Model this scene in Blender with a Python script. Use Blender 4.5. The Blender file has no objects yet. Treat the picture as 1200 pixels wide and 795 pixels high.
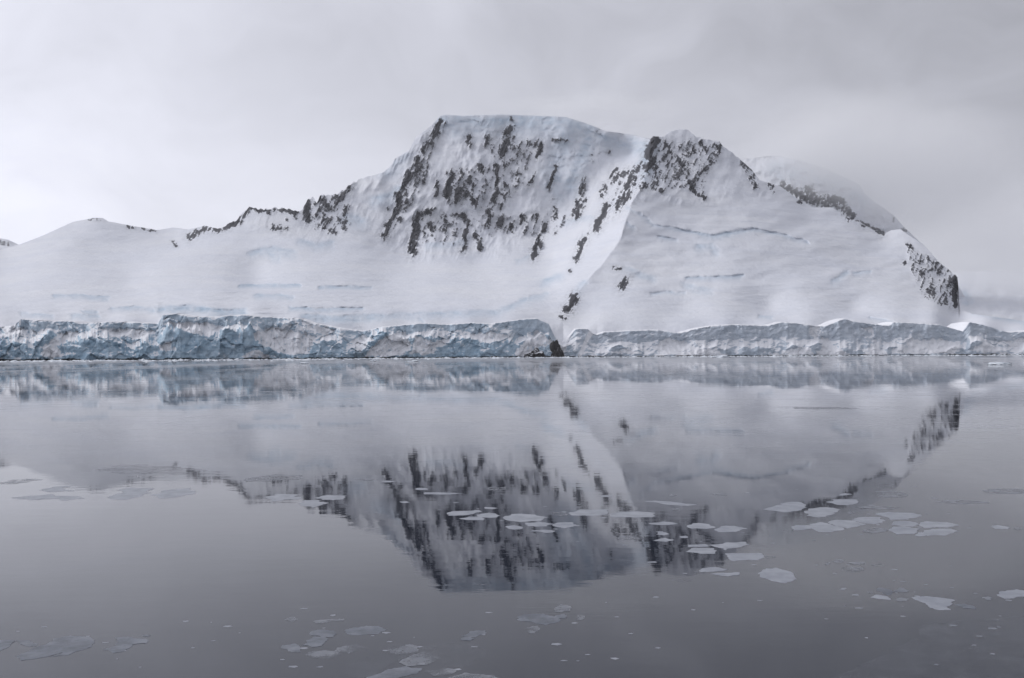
import bpy, bmesh, math, random
import numpy as np
from mathutils import Matrix, Vector

random.seed(7)
scene = bpy.context.scene
COL = scene.collection
R_ = math.radians

# ------------------------------------------------------------------ camera
H = 9.0                       # eye height above the water, metres
FPX = 1200 * 35 / 36.0        # focal length in photo pixels
PITCH, ROLL = math.atan(12.5 / FPX), math.radians(-0.17)
cam_d = bpy.data.cameras.new('camera')
cam = bpy.data.objects.new('camera', cam_d)
COL.objects.link(cam)
cam_d.lens, cam_d.sensor_width = 35, 36
cam_d.clip_start, cam_d.clip_end = 0.5, 80000
RM = Matrix.Rotation(math.pi / 2 + PITCH, 4, 'X') @ Matrix.Rotation(ROLL, 4, 'Z')
cam.matrix_world = Matrix.Translation((0, 0, H)) @ RM
scene.camera = cam
RN = np.array(RM.to_3x3())


def ray(x, y):
    x = np.asarray(x, float); y = np.asarray(y, float)
    d = np.stack([(x - 600) / FPX, -(y - 397.5) / FPX, -np.ones_like(x * y)], -1)
    return d @ RN.T


def at_depth(x, y, D):
    """surveyed point: bearing and elevation of (x, y) in the photograph at ground distance D"""
    d = ray(x, y)
    k = np.asarray(D, float) / d[..., 1]
    p = d * k[..., None]
    p[..., 2] += H
    return p


def on_level(x, y, z=0.0):
    d = ray(x, y)
    k = (z - H) / d[..., 2]
    p = d * k[..., None]
    p[..., 2] += H
    return p


# ------------------------------------------------------------------ noise
def _hash(ix, iy, seed):
    h = (ix.astype(np.int64) * 374761393 + iy.astype(np.int64) * 668265263 + seed * 1442695041) & 0xFFFFFFFF
    h = ((h ^ (h >> 13)) * 1274126177) & 0xFFFFFFFF
    h = h ^ (h >> 16)
    return (h & 0xFFFF) / 65535.0


def gnoise(x, y, seed=0):
    x, y = np.broadcast_arrays(np.asarray(x, float), np.asarray(y, float))
    ix = np.floor(x); iy = np.floor(y)
    fx = x - ix; fy = y - iy
    ix = ix.astype(np.int64); iy = iy.astype(np.int64)
    u = fx ** 3 * (fx * (fx * 6 - 15) + 10); v = fy ** 3 * (fy * (fy * 6 - 15) + 10)
    def g(dx, dy):
        a = _hash(ix + dx, iy + dy, seed) * 2 * np.pi
        return np.cos(a) * (fx - dx) + np.sin(a) * (fy - dy)
    a = g(0, 0) * (1 - u) + g(1, 0) * u
    b = g(0, 1) * (1 - u) + g(1, 1) * u
    return (a * (1 - v) + b * v) * 1.5


def fbm(x, y, oct=4, seed=0, gain=0.5):
    s = 0; a = 1; n = 0
    for o in range(oct):
        s = s + a * gnoise(x * 2 ** o + 17.3 * o, y * 2 ** o - 9.1 * o, seed + o * 31)
        n += a; a *= gain
    return s / n


def ridged(x, y, oct=4, seed=0):
    s = 0; a = 1; n = 0
    for o in range(oct):
        s = s + a * (1 - 2 * np.abs(gnoise(x * 2 ** o + 7.7 * o, y * 2 ** o + 3.1 * o, seed + o * 13)))
        n += a; a *= 0.5
    return s / n


def voronoi(x, y, seed=0):
    """cell value (0..1) of the nearest jittered cell, and the distance gap to the second nearest"""
    x, y = np.broadcast_arrays(np.asarray(x, float), np.asarray(y, float))
    ix = np.floor(x).astype(np.int64); iy = np.floor(y).astype(np.int64)
    d1 = np.full(x.shape, 9e9); d2 = d1.copy(); val = np.zeros(x.shape)
    for dx in (-1, 0, 1):
        for dy in (-1, 0, 1):
            cx = ix + dx; cy = iy + dy
            px = cx + _hash(cx, cy, seed + 1); py = cy + _hash(cx, cy, seed + 2)
            d = np.hypot(x - px, y - py)
            hv = _hash(cx, cy, seed + 3)
            near = d < d1
            d2 = np.where(near, d1, np.minimum(d2, d))
            val = np.where(near, hv, val)
            d1 = np.where(near, d, d1)
    return val, d2 - d1


def smooth(a, b, x):
    t = np.clip((x - a) / (b - a), 0, 1)
    return t * t * (3 - 2 * t)


def rbf(pts, c=14.0, lam=1e-3):
    P = np.array([(p[0], p[1]) for p in pts], float); V = np.array([p[2] for p in pts], float)
    n = len(P)
    phi = lambda A, B: -np.sqrt(((A[:, None] - B[None]) ** 2).sum(-1) + c * c) / 100
    K = phi(P, P) - lam * np.eye(n)
    Q = np.c_[np.ones(n), P / 600]
    M = np.block([[K, Q], [Q.T, np.zeros((3, 3))]])
    w = np.linalg.solve(M, np.r_[V, 0, 0, 0])
    def f(x, y):
        X = np.c_[np.ravel(x), np.ravel(y)]
        out = np.empty(len(X))
        for s in range(0, len(X), 40000):
            b = X[s:s + 40000]
            out[s:s + 40000] = phi(b, P) @ w[:n] + np.c_[np.ones(len(b)), b / 600] @ w[n:]
        return out.reshape(np.shape(x))
    return f


def curve(pts):
    a = np.array(pts, float)
    return lambda x: np.interp(x, a[:, 0], a[:, 1])


def stroke_field(X, Y, strokes, asym=False):
    """largest of (density * falloff) over polylines given as (points, half width, density)"""
    F = np.zeros(X.shape)
    for pts, w, dens in strokes:
        if len(pts) == 1:
            pts = [pts[0], (pts[0][0] + .5, pts[0][1] + .5)]
        a = np.array(pts, float)
        m = (X > a[:, 0].min() - 3 * w) & (X < a[:, 0].max() + 3 * w) & (Y > a[:, 1].min() - 3 * w) & (Y < a[:, 1].max() + 3 * w)
        if not m.any():
            continue
        x = X[m]; y = Y[m]; d = np.full(x.shape, 9e9)
        for (x0, y0), (x1, y1) in zip(a[:-1], a[1:]):
            L = (x1 - x0) ** 2 + (y1 - y0) ** 2 + 1e-9
            t = np.clip(((x - x0) * (x1 - x0) + (y - y0) * (y1 - y0)) / L, 0, 1)
            dx_, dy_ = x - x0 - t * (x1 - x0), y - y0 - t * (y1 - y0)
            if asym: dy_ = np.where(dy_ < 0, dy_ * 1.9, dy_ * .62)  # sharp above, fading below: a shadow edge put into the colour
            d = np.minimum(d, np.hypot(dx_, dy_))
        F[m] = np.maximum(F[m], dens * np.exp(-(d / w) ** 2 * 0.7))
    return F


def poly_field(X, Y, poly, soft):
    a = np.array(poly, float)
    m = (X > a[:, 0].min() - soft) & (X < a[:, 0].max() + soft) & (Y > a[:, 1].min() - soft) & (Y < a[:, 1].max() + soft)
    F = np.zeros(X.shape)
    x = X[m]; y = Y[m]
    if not m.any():
        return F
    inside = np.zeros(x.shape, bool); d = np.full(x.shape, 9e9)
    for (x0, y0), (x1, y1) in zip(a, np.roll(a, -1, 0)):
        c = (y0 > y) != (y1 > y)
        inside ^= c & (x < (x1 - x0) * (y - y0) / (y1 - y0 + 1e-12) + x0)
        L = (x1 - x0) ** 2 + (y1 - y0) ** 2 + 1e-9
        t = np.clip(((x - x0) * (x1 - x0) + (y - y0) * (y1 - y0)) / L, 0, 1)
        d = np.minimum(d, np.hypot(x - x0 - t * (x1 - x0), y - y0 - t * (y1 - y0)))
    F[m] = smooth(-soft, soft, np.where(inside, d, -d))
    return F


# ------------------------------------------------------------------ material helpers
def new_mat(name):
    m = bpy.data.materials.new(name); m.use_nodes = True
    nt = m.node_tree; nt.nodes.clear()
    return m, nt


class NB:
    def __init__(s, nt): s.nt = nt
    def n(s, typ, inp=None, **kw):
        nd = s.nt.nodes.new(typ)
        for k, v in kw.items(): setattr(nd, k, v)
        for k, v in (inp or {}).items(): s.put(nd.inputs[k], v)
        return nd
    def put(s, sock, v):
        if isinstance(v, bpy.types.NodeSocket): s.nt.links.new(v, sock)
        elif isinstance(v, bpy.types.Node): s.nt.links.new(v.outputs[0], sock)
        else: sock.default_value = v
    def m(s, op, a, b=0.0, c=0.0, clamp=False):
        nd = s.nt.nodes.new('ShaderNodeMath'); nd.operation = op; nd.use_clamp = clamp
        for i, v in enumerate((a, b, c)): s.put(nd.inputs[i], v)
        return nd.outputs[0]
    def mix(s, f, a, b):
        nd = s.nt.nodes.new('ShaderNodeMix'); nd.data_type = 'RGBA'
        s.put(nd.inputs[0], f); s.put(nd.inputs[6], a); s.put(nd.inputs[7], b)
        return nd.outputs[2]
    def ramp(s, f, a, b, lo=0.0, hi=1.0):
        nd = s.nt.nodes.new('ShaderNodeMapRange'); nd.interpolation_type = 'SMOOTHSTEP'
        for i, v in enumerate((f, a, b, lo, hi)): s.put(nd.inputs[i], v)
        return nd.outputs[0]
    def noise(s, vec, scale, detail=4, rough=0.5, dim='3D'):
        nd = s.nt.nodes.new('ShaderNodeTexNoise'); nd.noise_dimensions = dim
        s.put(nd.inputs['Vector'], vec); nd.inputs['Scale'].default_value = scale
        nd.inputs['Detail'].default_value = detail; nd.inputs['Roughness'].default_value = rough
        return nd.outputs[0]
    def mapping(s, vec, scale=(1, 1, 1), rot=(0, 0, 0), loc=(0, 0, 0)):
        nd = s.nt.nodes.new('ShaderNodeMapping'); s.put(nd.inputs[0], vec)
        nd.inputs['Scale'].default_value = scale; nd.inputs['Rotation'].default_value = rot; nd.inputs['Location'].default_value = loc
        return nd.outputs[0]


def attr(b, name):
    nd = b.nt.nodes.new('ShaderNodeAttribute'); nd.attribute_name = name
    return nd.outputs['Fac']


def mountain_material(name, snow=(0.745, 0.755, 0.785), ice=(0.42, 0.52, 0.62), rock=(0.031, 0.032, 0.037)):
    m, nt = new_mat(name); b = NB(nt)
    pos = b.n('ShaderNodeNewGeometry')
    P = pos.outputs['Position']
    big = b.noise(P, 0.006, 4); mid = b.noise(P, 0.05, 5, 0.6); fine = b.noise(P, 0.22, 5, 0.65)
    snowc = b.mix(b.ramp(big, 0.3, 0.7), (snow[0] * .95, snow[1] * .96, snow[2] * .985, 1), (*snow, 1))
    snowc = b.mix(b.ramp(mid, 0.35, 0.8, 0, .35), snowc, (snow[0] * .86, snow[1] * .885, snow[2] * .93, 1))
    ia = b.m('ADD', attr(b, 'ice'), b.m('MULTIPLY', b.m('SUBTRACT', mid, 0.5), b.m('MULTIPLY', attr(b, 'ice'), .7)))
    snowc = b.mix(b.m('MULTIPLY', ia, 1.0, clamp=True), snowc, (*ice, 1))
    str1 = b.noise(b.mapping(P, (.34, .10, .12), (0, R_(-24), 0)), 1.0, 5, .68)
    str2 = b.noise(b.mapping(P, (.10, .08, .42), (0, R_(-30), 0)), 1.0, 4, .65)
    ra = b.m('ADD', attr(b, 'rock'), b.m('ADD', b.m('MULTIPLY', b.m('SUBTRACT', str1, 0.5), .60), b.m('MULTIPLY', b.m('SUBTRACT', str2, 0.5), .60)))
    rf = b.m('MULTIPLY', b.ramp(ra, 0.38, 0.56), b.ramp(ra, .30, .9, .78, 1.0))
    rockc = b.mix(b.m('ADD', b.m('MULTIPLY', attr(b, 'tone'), .75), b.m('MULTIPLY', str1, .25)), (rock[0] * .35, rock[1] * .36, rock[2] * .40, 1), (rock[0] * 2.3, rock[1] * 2.2, rock[2] * 2.2, 1))
    wind = b.noise(b.mapping(P, (.005, .005, .075), (0, R_(3), 0)), 1.0, 5, .6)
    snowc = b.mix(b.ramp(wind, .45, .68, 0, .45), snowc, (snow[0] * .86, snow[1] * .88, snow[2] * .925, 1))
    dus = b.m('MULTIPLY', attr(b, 'dust'), b.ramp(b.m('ADD', str1, str2), .86, 1.18))
    snowc = b.mix(b.m('MULTIPLY', dus, .75), snowc, (.14, .145, .16, 1))
    colr = b.mix(rf, snowc, rockc)
    bump = b.n('ShaderNodeBump', {'Height': b.m('ADD', b.m('MULTIPLY', mid, .8), b.m('ADD', b.m('MULTIPLY', fine, .25), b.m('MULTIPLY', wind, .9))),
                                  'Distance': 5.0, 'Strength': 0.55})
    bs = b.n('ShaderNodeBsdfPrincipled', {'Base Color': colr, 'Roughness': 0.8, 'Normal': bump})
    bs.inputs['Specular IOR Level'].default_value = 0.15
    out = b.n('ShaderNodeOutputMaterial', {'Surface': bs})
    return m


# ------------------------------------------------------------------ grid mesh
def grid_object(name, pos, mat, attrs=None, kind='structure', smooth_shade=True):
    nr, nc = pos.shape[:2]
    me = bpy.data.meshes.new(name)
    idx = np.arange(nr * nc).reshape(nr, nc)
    q = np.stack([idx[:-1, :-1], idx[:-1, 1:], idx[1:, 1:], idx[1:, :-1]], -1).reshape(-1, 4)
    me.vertices.add(nr * nc); me.vertices.foreach_set('co', pos.reshape(-1).astype(np.float32))
    me.loops.add(q.size); me.loops.foreach_set('vertex_index', q.reshape(-1).astype(np.int32))
    me.polygons.add(len(q)); me.polygons.foreach_set('loop_start', np.arange(0, q.size, 4, dtype=np.int32))
    me.polygons.foreach_set('use_smooth', np.full(len(q), smooth_shade))
    for k, a in (attrs or {}).items():
        at = me.attributes.new(k, 'FLOAT', 'POINT'); at.data.foreach_set('value', a.reshape(-1).astype(np.float32))
    me.update(calc_edges=True); me.validate()
    me.materials.append(mat)
    o = bpy.data.objects.new(name, me); COL.objects.link(o)
    if kind: o['kind'] = kind
    return o


# ------------------------------------------------------------------ surveyed lines (photo pixels)
shore = curve([(-400, 425), (0, 423), (300, 421.2), (650, 418.7), (900, 417.4), (1200, 416), (1600, 414.6)])
def shore_depth(x):
    return on_level(x, shore(x))[..., 1]

cliff_top = curve([(-400, 380), (-120, 378), (-40, 386), (0, 384), (16, 382), (24, 374.5), (45, 376.7), (87, 377.5), (92, 380), (130, 377.5), (160, 379), (185, 380),
                   (191, 369), (205, 368.5), (225, 372), (252, 372), (282, 369.5), (300, 371.5), (325, 373), (350, 374), (365, 379.5), (400, 386), (425, 389),
                   (447, 384), (495, 379.5), (525, 381), (552, 379), (575, 380), (600, 376.5), (615, 374.5), (630, 374), (643, 380), (650, 395), (660, 402), (668, 394), (675, 386),
                   (689, 386), (694, 391), (700, 393), (707, 390), (740, 388), (772, 387.5), (797, 391), (815, 386), (835, 382.5), (860, 381), (900, 382.3),
                   (917, 378), (935, 379.5), (955, 382.5), (966, 383), (979, 378), (990, 374), (1000, 377), (1020, 380), (1042, 382.5), (1047, 378), (1085, 380),
                   (1105, 382), (1129, 389), (1137, 378), (1152, 381), (1182, 390), (1200, 389), (1260, 383), (1340, 388), (1600, 380)])

ridge = curve([(-400, 330), (-200, 318), (-60, 304), (0, 293), (22, 287), (52, 275.5), (86, 260), (109, 255), (120, 255.6), (127, 260), (150, 264), (184, 269.5), (202, 266.5),
               (221, 269), (240, 264.6), (255, 268), (262, 266), (277, 257.5), (292, 243), (313, 246), (322, 242.5), (349, 248), (354, 248), (360, 233), (366, 232),
               (371, 238), (375, 229), (394, 228), (405, 221), (410, 216.7), (423, 210), (450, 201.7), (460, 192), (463, 186), (480, 176), (487, 162), (508, 145), (516, 136), (522, 134.5),
               (543, 136), (587, 134), (633, 136), (663, 137), (683, 143), (710, 154), (740, 158), (762, 163), (765, 160), (777, 160.7), (787, 153), (803, 150.7),
               (812, 158), (824, 163), (843, 166), (848, 172), (865, 185), (881, 199), (890, 211), (905, 216), (915, 219), (936, 234), (953, 243), (976, 243), (990, 254),
               (1004, 259), (1034, 275), (1045, 270), (1055, 269), (1082, 287), (1099, 306), (1112, 317), (1119, 322), (1122.5, 326), (1124.5, 363), (1140, 368), (1200, 376), (1300, 379), (1600, 374)])

crest_line = [(764, 120), (762, 163), (756, 200), (750, 221), (737, 239), (733, 258), (726, 281), (706, 310), (688, 330), (669, 356), (655, 384), (648, 395), (640, 420)]
crest_x = lambda y: np.interp(y, [p[1] for p in crest_line], [p[0] for p in crest_line])

crest_D = [(762, 163, 2380), (756, 200, 2220), (750, 221, 2110), (737, 239, 2020), (733, 258, 1940), (726, 281, 1850), (706, 310, 1720), (688, 330, 1610), (669, 356, 1460), (655, 384, 1290), (648, 395, 1230), (640, 420, 1195)]

sd = lambda x: float(shore_depth(float(x)))
foot = []
for x in range(-400, 1601, 50):
    cts = float(np.mean(cliff_top(x + np.arange(-90, 91, 10))))
    foot.append((x, cts + 0.5, sd(x) + 62))
    foot.append((x, cts + 25, sd(x) + 40))
L_pts = [p for p in foot if p[0] < 640] + crest_D[4:] + [
    (-400, 330, 2200), (-200, 318, 2250), (0, 293, 2300), (110, 255, 2450), (200, 268, 2500), (300, 243, 2480), (375, 230, 2560), (440, 205, 2680), (487, 162, 2780), (520, 134, 2830),
    (590, 134, 2860), (660, 137, 2860), (710, 154, 2820), (762, 163, 2740),
    (520, 160, 2775), (600, 160, 2790), (680, 175, 2770), (740, 185, 2740),
    (-300, 355, 1500), (0, 352, 1330), (150, 352, 1340), (300, 352, 1340), (450, 352, 1480), (560, 360, 1420),
    (-200, 335, 1800), (0, 330, 1720), (150, 330, 1720), (300, 330, 1760), (450, 330, 1850), (560, 335, 1800), (620, 345, 1620),
    (0, 305, 2120), (110, 290, 2200), (200, 300, 2080), (300, 285, 2200), (380, 280, 2280), (450, 285, 2360), (480, 300, 2300), (560, 300, 2330), (630, 298, 2330), (650, 310, 2120), (640, 330, 1830),
    (430, 240, 2560), (500, 240, 2540), (560, 240, 2560), (620, 240, 2580), (680, 240, 2560), (720, 215, 2520), (735, 200, 2580),
    (545, 195, 2660), (620, 195, 2690), (680, 205, 2660),
    (677, 292, 2080), (697, 262, 2180), (715, 240, 2260), (730, 222, 2330), (745, 200, 2460), (655, 320, 1900)]
R_pts = [p for p in foot if p[0] > 660] + crest_D + [
    (803, 151, 2460), (848, 172, 2430), (881, 199, 2390), (915, 219, 2360), (953, 243, 2330), (1004, 259, 2300), (1034, 275, 2260), (1055, 269, 2260), (1082, 287, 2160), (1119, 323, 2010), (1123, 363, 1850),
    (785, 190, 2310), (830, 200, 2310), (790, 235, 2110), (850, 250, 2100), (900, 262, 2090), (960, 280, 2080), (1030, 305, 2040), (1090, 330, 1930),
    (740, 290, 1830), (800, 300, 1820), (880, 300, 1850), (960, 315, 1860), (1040, 330, 1850),
    (720, 340, 1560), (800, 340, 1590), (900, 340, 1640), (1000, 345, 1690), (1080, 352, 1700),
    (690, 370, 1390), (800, 365, 1440), (900, 365, 1500), (1000, 365, 1540), (1100, 366, 1560),
    (1200, 376, 1640), (1300, 379, 1650), (1600, 374, 1700)]
fL, fR = rbf(L_pts), rbf(R_pts)

z3 = lambda *p: [(400 + a / 3, 110 + c / 3) for a, c in p]
z2 = lambda *p: [(620 + a / 2.65, 130 + c / 2.65) for a, c in p]
zr = lambda *p: [(800 + a / 2.945, 160 + c / 2.945) for a, c in p]
zl = lambda *p: [(a / 2.667, 220 + c / 2.667) for a, c in p]

ROCKS = [
    # west arete of the big face
    (z3((352, 100), (322, 150)), 5.0, 1.0), (z3((322, 150), (292, 190), (270, 230)), 5.0, .75), (z3((270, 230), (262, 270)), 6, 1), (z3((240, 285), (205, 350), (200, 400)), 5.5, .95), (z3((205, 390), (170, 460), (150, 500)), 5, .95),
    (z3((300, 260), (290, 315)), 3.5, .7), (z3((235, 330), (225, 385)), 4, .7), (z3((340, 305), (330, 360)), 2.6, .9), (z3((205, 440)), 4, .8),
    (z3((392, 285), (370, 360)), 6, 1.0), (z3((412, 330), (400, 372)), 6, .9), (z3((440, 345), (470, 385)), 6.5, .9), (z3((450, 300), (460, 320)), 5, .8), (z3((420, 265), (425, 280)), 3, .8),
    (z3((450, 152), (445, 178)), 4.2, .9), (z3((515, 152), (510, 182)), 4, .8), (z3((600, 125), (580, 135)), 5, .9), (z3((578, 165), (565, 215)), 5.5, 1.0), (z3((605, 150), (600, 190)), 4.5, .65),
    (z3((490, 255), (497, 278)), 5, .9), (z3((528, 180), (530, 220)), 3, .6), (z3((545, 255), (548, 320), (538, 378)), 4.2, 1.0), (z3((560, 355), (590, 350)), 4.2, .75), (z3((580, 315), (575, 340)), 3.6, .65),
    (z3((692, 168), (660, 180)), 4.2, .8), (z3((703, 175), (690, 228)), 3.0, .95), (z3((740, 160), (792, 166)), 2.6, .7), (z3((755, 255), (745, 290), (727, 332)), 2.8, .95), (z3((655, 332), (682, 275)), 2.2, .8),
    (z3((272, 425), (258, 480), (250, 560)), 5.5, 1.0), (z3((300, 420), (322, 405)), 4.5, .8), (z3((310, 455), (318, 470)), 5, .85), (z3((290, 490)), 3, .7),
    (z3((362, 425), (366, 472)), 4.5, .8), (z3((385, 430), (412, 424)), 2.6, .85), (z3((425, 425), (450, 460)), 3.8, .95), (z3((440, 480), (430, 548)), 4.2, 1.0), (z3((475, 492), (487, 545)), 4.5, .85),
    (z3((520, 405), (520, 465)), 4.2, .85), (z3((562, 435), (558, 460)), 4.5, .9), (z3((565, 390), (560, 408)), 3.2, .8), (z3((600, 462), (595, 485)), 4.5, .85), (z3((640, 430), (636, 462)), 3.8, .8), (z3((672, 425), (668, 445)), 2.8, .85), (z3((690, 430), (688, 450)), 2.8, .8),
    (z3((715, 455), (710, 480)), 4, 1.0), (z3((698, 500), (685, 540), (675, 572)), 4.5, 1.0), (z3((750, 375), (753, 435)), 3.6, .75), (z3((852, 300), (843, 352)), 4, .85), (z3((835, 380), (825, 435)), 4.6, .85), (z3((862, 370), (858, 392)), 2.6, .7), (z3((748, 485)), 3.2, .7),
    (z3((885, 215), (880, 232)), 2.4, .7), (z3((943, 203), (938, 210)), 2.4, .75), (z3((595, 80), (597, 90)), 1.8, .8),
    # prow of the near spur
    (z3((1108, 155), (1090, 190), (1080, 222)), 5.5, 1.25), (z3((1095, 165), (1118, 165)), 4, 1.2), (z3((1102, 238), (1075, 262)), 6.5, .95), (z3((1045, 262), (958, 300)), 5.0, .8), (z3((1015, 300), (1005, 350), (970, 395)), 8.5, .9), (z3((925, 325), (918, 360)), 4, .8), (z3((960, 270), (950, 310)), 4, .75),
    (z3((935, 395), (895, 475)), 4.6, 1.0), (z3((868, 492)), 2, .8), (z3((855, 510), (825, 580)), 4.2, .95), (z3((803, 620), (805, 628)), 2.0, .9), (z3((1060, 310), (1120, 340)), 3.2, .65),
    (z2((550, 180), (580, 130), (602, 100)), 4.2, .85), (z2((535, 100), (548, 125)), 4.0, .85), (z2((460, 145), (478, 180)), 4.5, .8), (z2((425, 100), (435, 125)), 4.2, .9), (z2((390, 150), (395, 180)), 4.5, .8), (z2((493, 220), (510, 250), (542, 272)), 3.6, .95), (z2((350, 235), (412, 246)), 3.4, .75), (z2((525, 210)), 3, .8), (z2((500, 95), (515, 130)), 4, .65),
    (z2((655, 150), (690, 185), (705, 235)), 6.0, .62), (z2((490, 175), (495, 200)), 3, .65),
    (z2((262, 490), (282, 490)), 2.2, .9), (z2((300, 522), (285, 550)), 4.6, .95), (z2((142, 580), (120, 618)), 5.0, 1.15), (z2((98, 635), (110, 645)), 2.6, .9),
    # right hand end
    (zr((765, 436)), 2.2, 1.2), (zr((942, 488), (940, 535), (940, 585)), 3.8, 1.3), (zr((910, 560), (915, 580)), 3, .9), (zr((885, 555), (890, 575)), 2.6, .8), (zr((775, 375), (790, 385)), 2.4, .85), (zr((845, 420), (870, 438)), 3.0, .85),
    (zr((300, 165), (312, 190)), 3, .75), (zr((545, 255), (580, 280)), 5, .75), (zr((600, 290), (612, 288)), 2.6, .8), (zr((622, 306), (655, 306)), 3.4, .85), (zr((662, 318), (692, 338)), 3.0, .95), (zr((400, 225), (410, 230)), 2, .7),
    # long left ridge
    (zl((280, 97), (320, 99)), 2.2, .55), (zl((395, 118), (420, 128)), 2.2, .8), (zl((440, 128), (485, 135)), 2.4, .85), (zl((540, 172), (550, 180)), 2.4, .8), (zl((590, 155), (650, 128), (688, 130)), 4.6, .82), (zl((700, 124), (745, 107)), 4.0, 1.0), (zl((750, 92), (785, 65), (835, 74)), 3.8, .9),
    (zl((860, 66), (925, 76)), 3.4, .9), (zl((920, 80), (930, 95)), 3.2, .8), (zl((850, 125), (890, 128)), 3.8, .85), (zl((895, 95), (900, 105)), 2.5, .7), (zl((960, 45), (965, 100)), 5.5, 1.15), (zl((1000, 35), (1030, 60)), 4.8, .85), (zl((1048, 45), (1085, 8)), 4.6, .75), (zl((990, 85), (1010, 100)), 5, .7), (zl((1070, 70), (1080, 110)), 5, .75), (zl((1000, 120), (1050, 140)), 4.2, .75), (zl((780, 240)), .1, 0),
    (z3((5, 335), (28, 322)), 4.2, .9), (z3((10, 400), (8, 470)), 4.6, .75), (z3((160, 405)), 3, .7),
]
SPECKS = [   # polygons of scattered small rocks
    (z2((400, 90), (600, 100), (560, 190), (540, 270), (480, 245), (350, 245), (385, 170)), .44, 5),
    (zr((770, 375), (860, 415), (955, 480), (955, 580), (890, 585), (830, 555), (790, 470)), .46, 4),
    (zl((960, 40), (1080, 0), (1100, 20), (1090, 110), (1040, 148), (975, 130)), .42, 5),
    (z3((360, 260), (560, 240), (640, 140), (700, 160), (640, 320), (560, 400), (440, 400), (360, 400)), .34, 9),
    (z3((230, 400), (600, 420), (780, 400), (880, 340), (860, 440), (700, 520), (600, 500), (460, 540), (240, 540)), .27, 9),
    (z3((960, 280), (1200, 150), (1200, 220), (1040, 340), (960, 400)), .36, 6),
    (z3((150, 500), (200, 330), (310, 150), (360, 110), (340, 180), (290, 330), (220, 450)), .34, 6),
]
ICE_AND_SHADE = [([(742, 166), (761, 172), (757, 196)], 8, .5),   # bare blue ice, plus crevasse and bergschrund shade painted in blue-grey
    (zl((750, 305), (850, 303), (940, 304)), 1.1, .55), (zl((1000, 308), (1160, 310)), 1.1, .5), (zl((800, 335), (850, 337), (912, 340)), 1.6, .4), (zl((910, 375), (1000, 380), (1130, 377)), 1.3, .5), (zl((950, 400), (1060, 405), (1190, 398)), 2.6, .45),
    (zl((170, 335), (260, 337), (335, 343)), 1.2, .55), (zl((350, 378), (420, 373), (480, 381)), 1.3, .45), (zl((500, 376), (600, 372), (690, 384), (760, 384)), 2.4, .55), (zl((230, 398), (300, 401)), 2.2, .35), (zl((70, 392), (160, 400)), 1.5, .4), (zl((260, 385), (300, 386)), 1.2, .5),
    (zl((790, 200), (850, 188), (912, 200)), 3.4, .5), (zl((850, 210), (870, 212)), 3, .6), (zl((940, 165), (985, 178), (1035, 170)), 3.0, .45), (zl((1090, 90), (1130, 100)), 5, .5),
    ([(362, 372), (385, 375), (415, 374), (465, 368.5), (520, 367), (582, 365), (600, 358), (615, 350)], 2.2, .42), ([(484, 368), (496, 376)], 1.2, .4),
    ([(735, 243), (752, 252), (764, 262)], 1.6, .35), ([(765, 263), (797, 269.6), (820, 273)], 1.3, .45), ([(820, 274), (836, 276.6), (854, 273), (881, 268)], 1.9, .6), ([(881, 268), (912, 274), (930, 279), (948, 283)], 1.3, .5), ([(771, 277), (793, 281)], 1.5, .4),
    ([(820, 288), (832, 287), (838, 294)], 3.2, .45), ([(805, 325.5), (835, 325), (869, 323)], 1.7, .55), ([(803, 333), (815, 337), (832, 339)], 3.0, .38), ([(762, 344), (785, 342), (802, 343)], 1.2, .4), ([(733, 313), (744, 317)], 2.4, .35), ([(748, 320), (765, 325)], 3.0, .38), ([(735, 262), (742, 266)], 2.0, .35),
    ([(977, 329), (984, 325), (992, 318)], 2.6, .42), ([(1000, 320), (1020, 318)], 1.5, .4), ([(890, 371), (905, 371)], 1.5, .5), ([(685, 330), (676, 340)], 3.0, .4), ([(636, 330), (655, 322)], 2.4, .4), ([(620, 350), (640, 344)], 2, .35),
    ([(518, 139), (560, 141), (610, 139), (660, 141), (690, 150)], 6.0, .62), ([(530, 150), (600, 148), (650, 150)], 6, .38), ([(668, 150), (655, 180), (650, 205)], 9, .5), ([(690, 160), (678, 190), (668, 215)], 7, .55), ([(700, 158), (730, 168), (755, 175)], 5, .45), ([(640, 200), (655, 225)], 7, .32),
    (z3((115, 370), (170, 355), (200, 330)), 4.5, .5), (z3((10, 440), (60, 445)), 4, .4), (z3((190, 240), (230, 215)), 4, .35), (z3((150, 275), (200, 265)), 4, .35), (z3((300, 530), (400, 525), (440, 510)), 2.5, .38), (z3((780, 450), (880, 430)), 2.0, .35), (z3((620, 585), (660, 570)), 2, .35),
    ([(1140, 366), (1165, 371), (1200, 378)], 1.6, .4), ([(1020, 372), (1045, 377)], 1.2, .4),
]

# ------------------------------------------------------------------ main mountain
XC = np.concatenate([np.arange(-400, -30, 3.0), np.arange(-30, 1230, 1.0), np.arange(1230, 1600.1, 3.0)])
NR = 250
T = np.linspace(0, 1, NR)[:, None]
X = np.repeat(XC[None], NR, 0)
rock_ridge = np.zeros_like(XC)
top = ridge(XC)
rocky_edge = smooth(250, 275, XC) * (1 - smooth(425, 440, XC)) + smooth(755, 765, XC) * (1 - smooth(860, 885, XC)) * .5 + smooth(1085, 1100, XC) * (1 - smooth(1118, 1121, XC)) * .6
top = top + rocky_edge * fbm(XC / 7, XC * 0, 3, 5) * 5.0 + fbm(XC / 30, XC * 0 + 3.3, 3, 9) * 0.8
bot = cliff_top(XC) + 7
Y = bot[None] * (1 - T) + top[None] * T
side = smooth(-2.0, 2.0, X - crest_x(Y) - fbm(Y / 22, Y * 0 + 1.5, 4, 95) * 4.5 * smooth(230, 250, Y))
side = np.where(Y > 424, 0.5, side)
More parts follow.
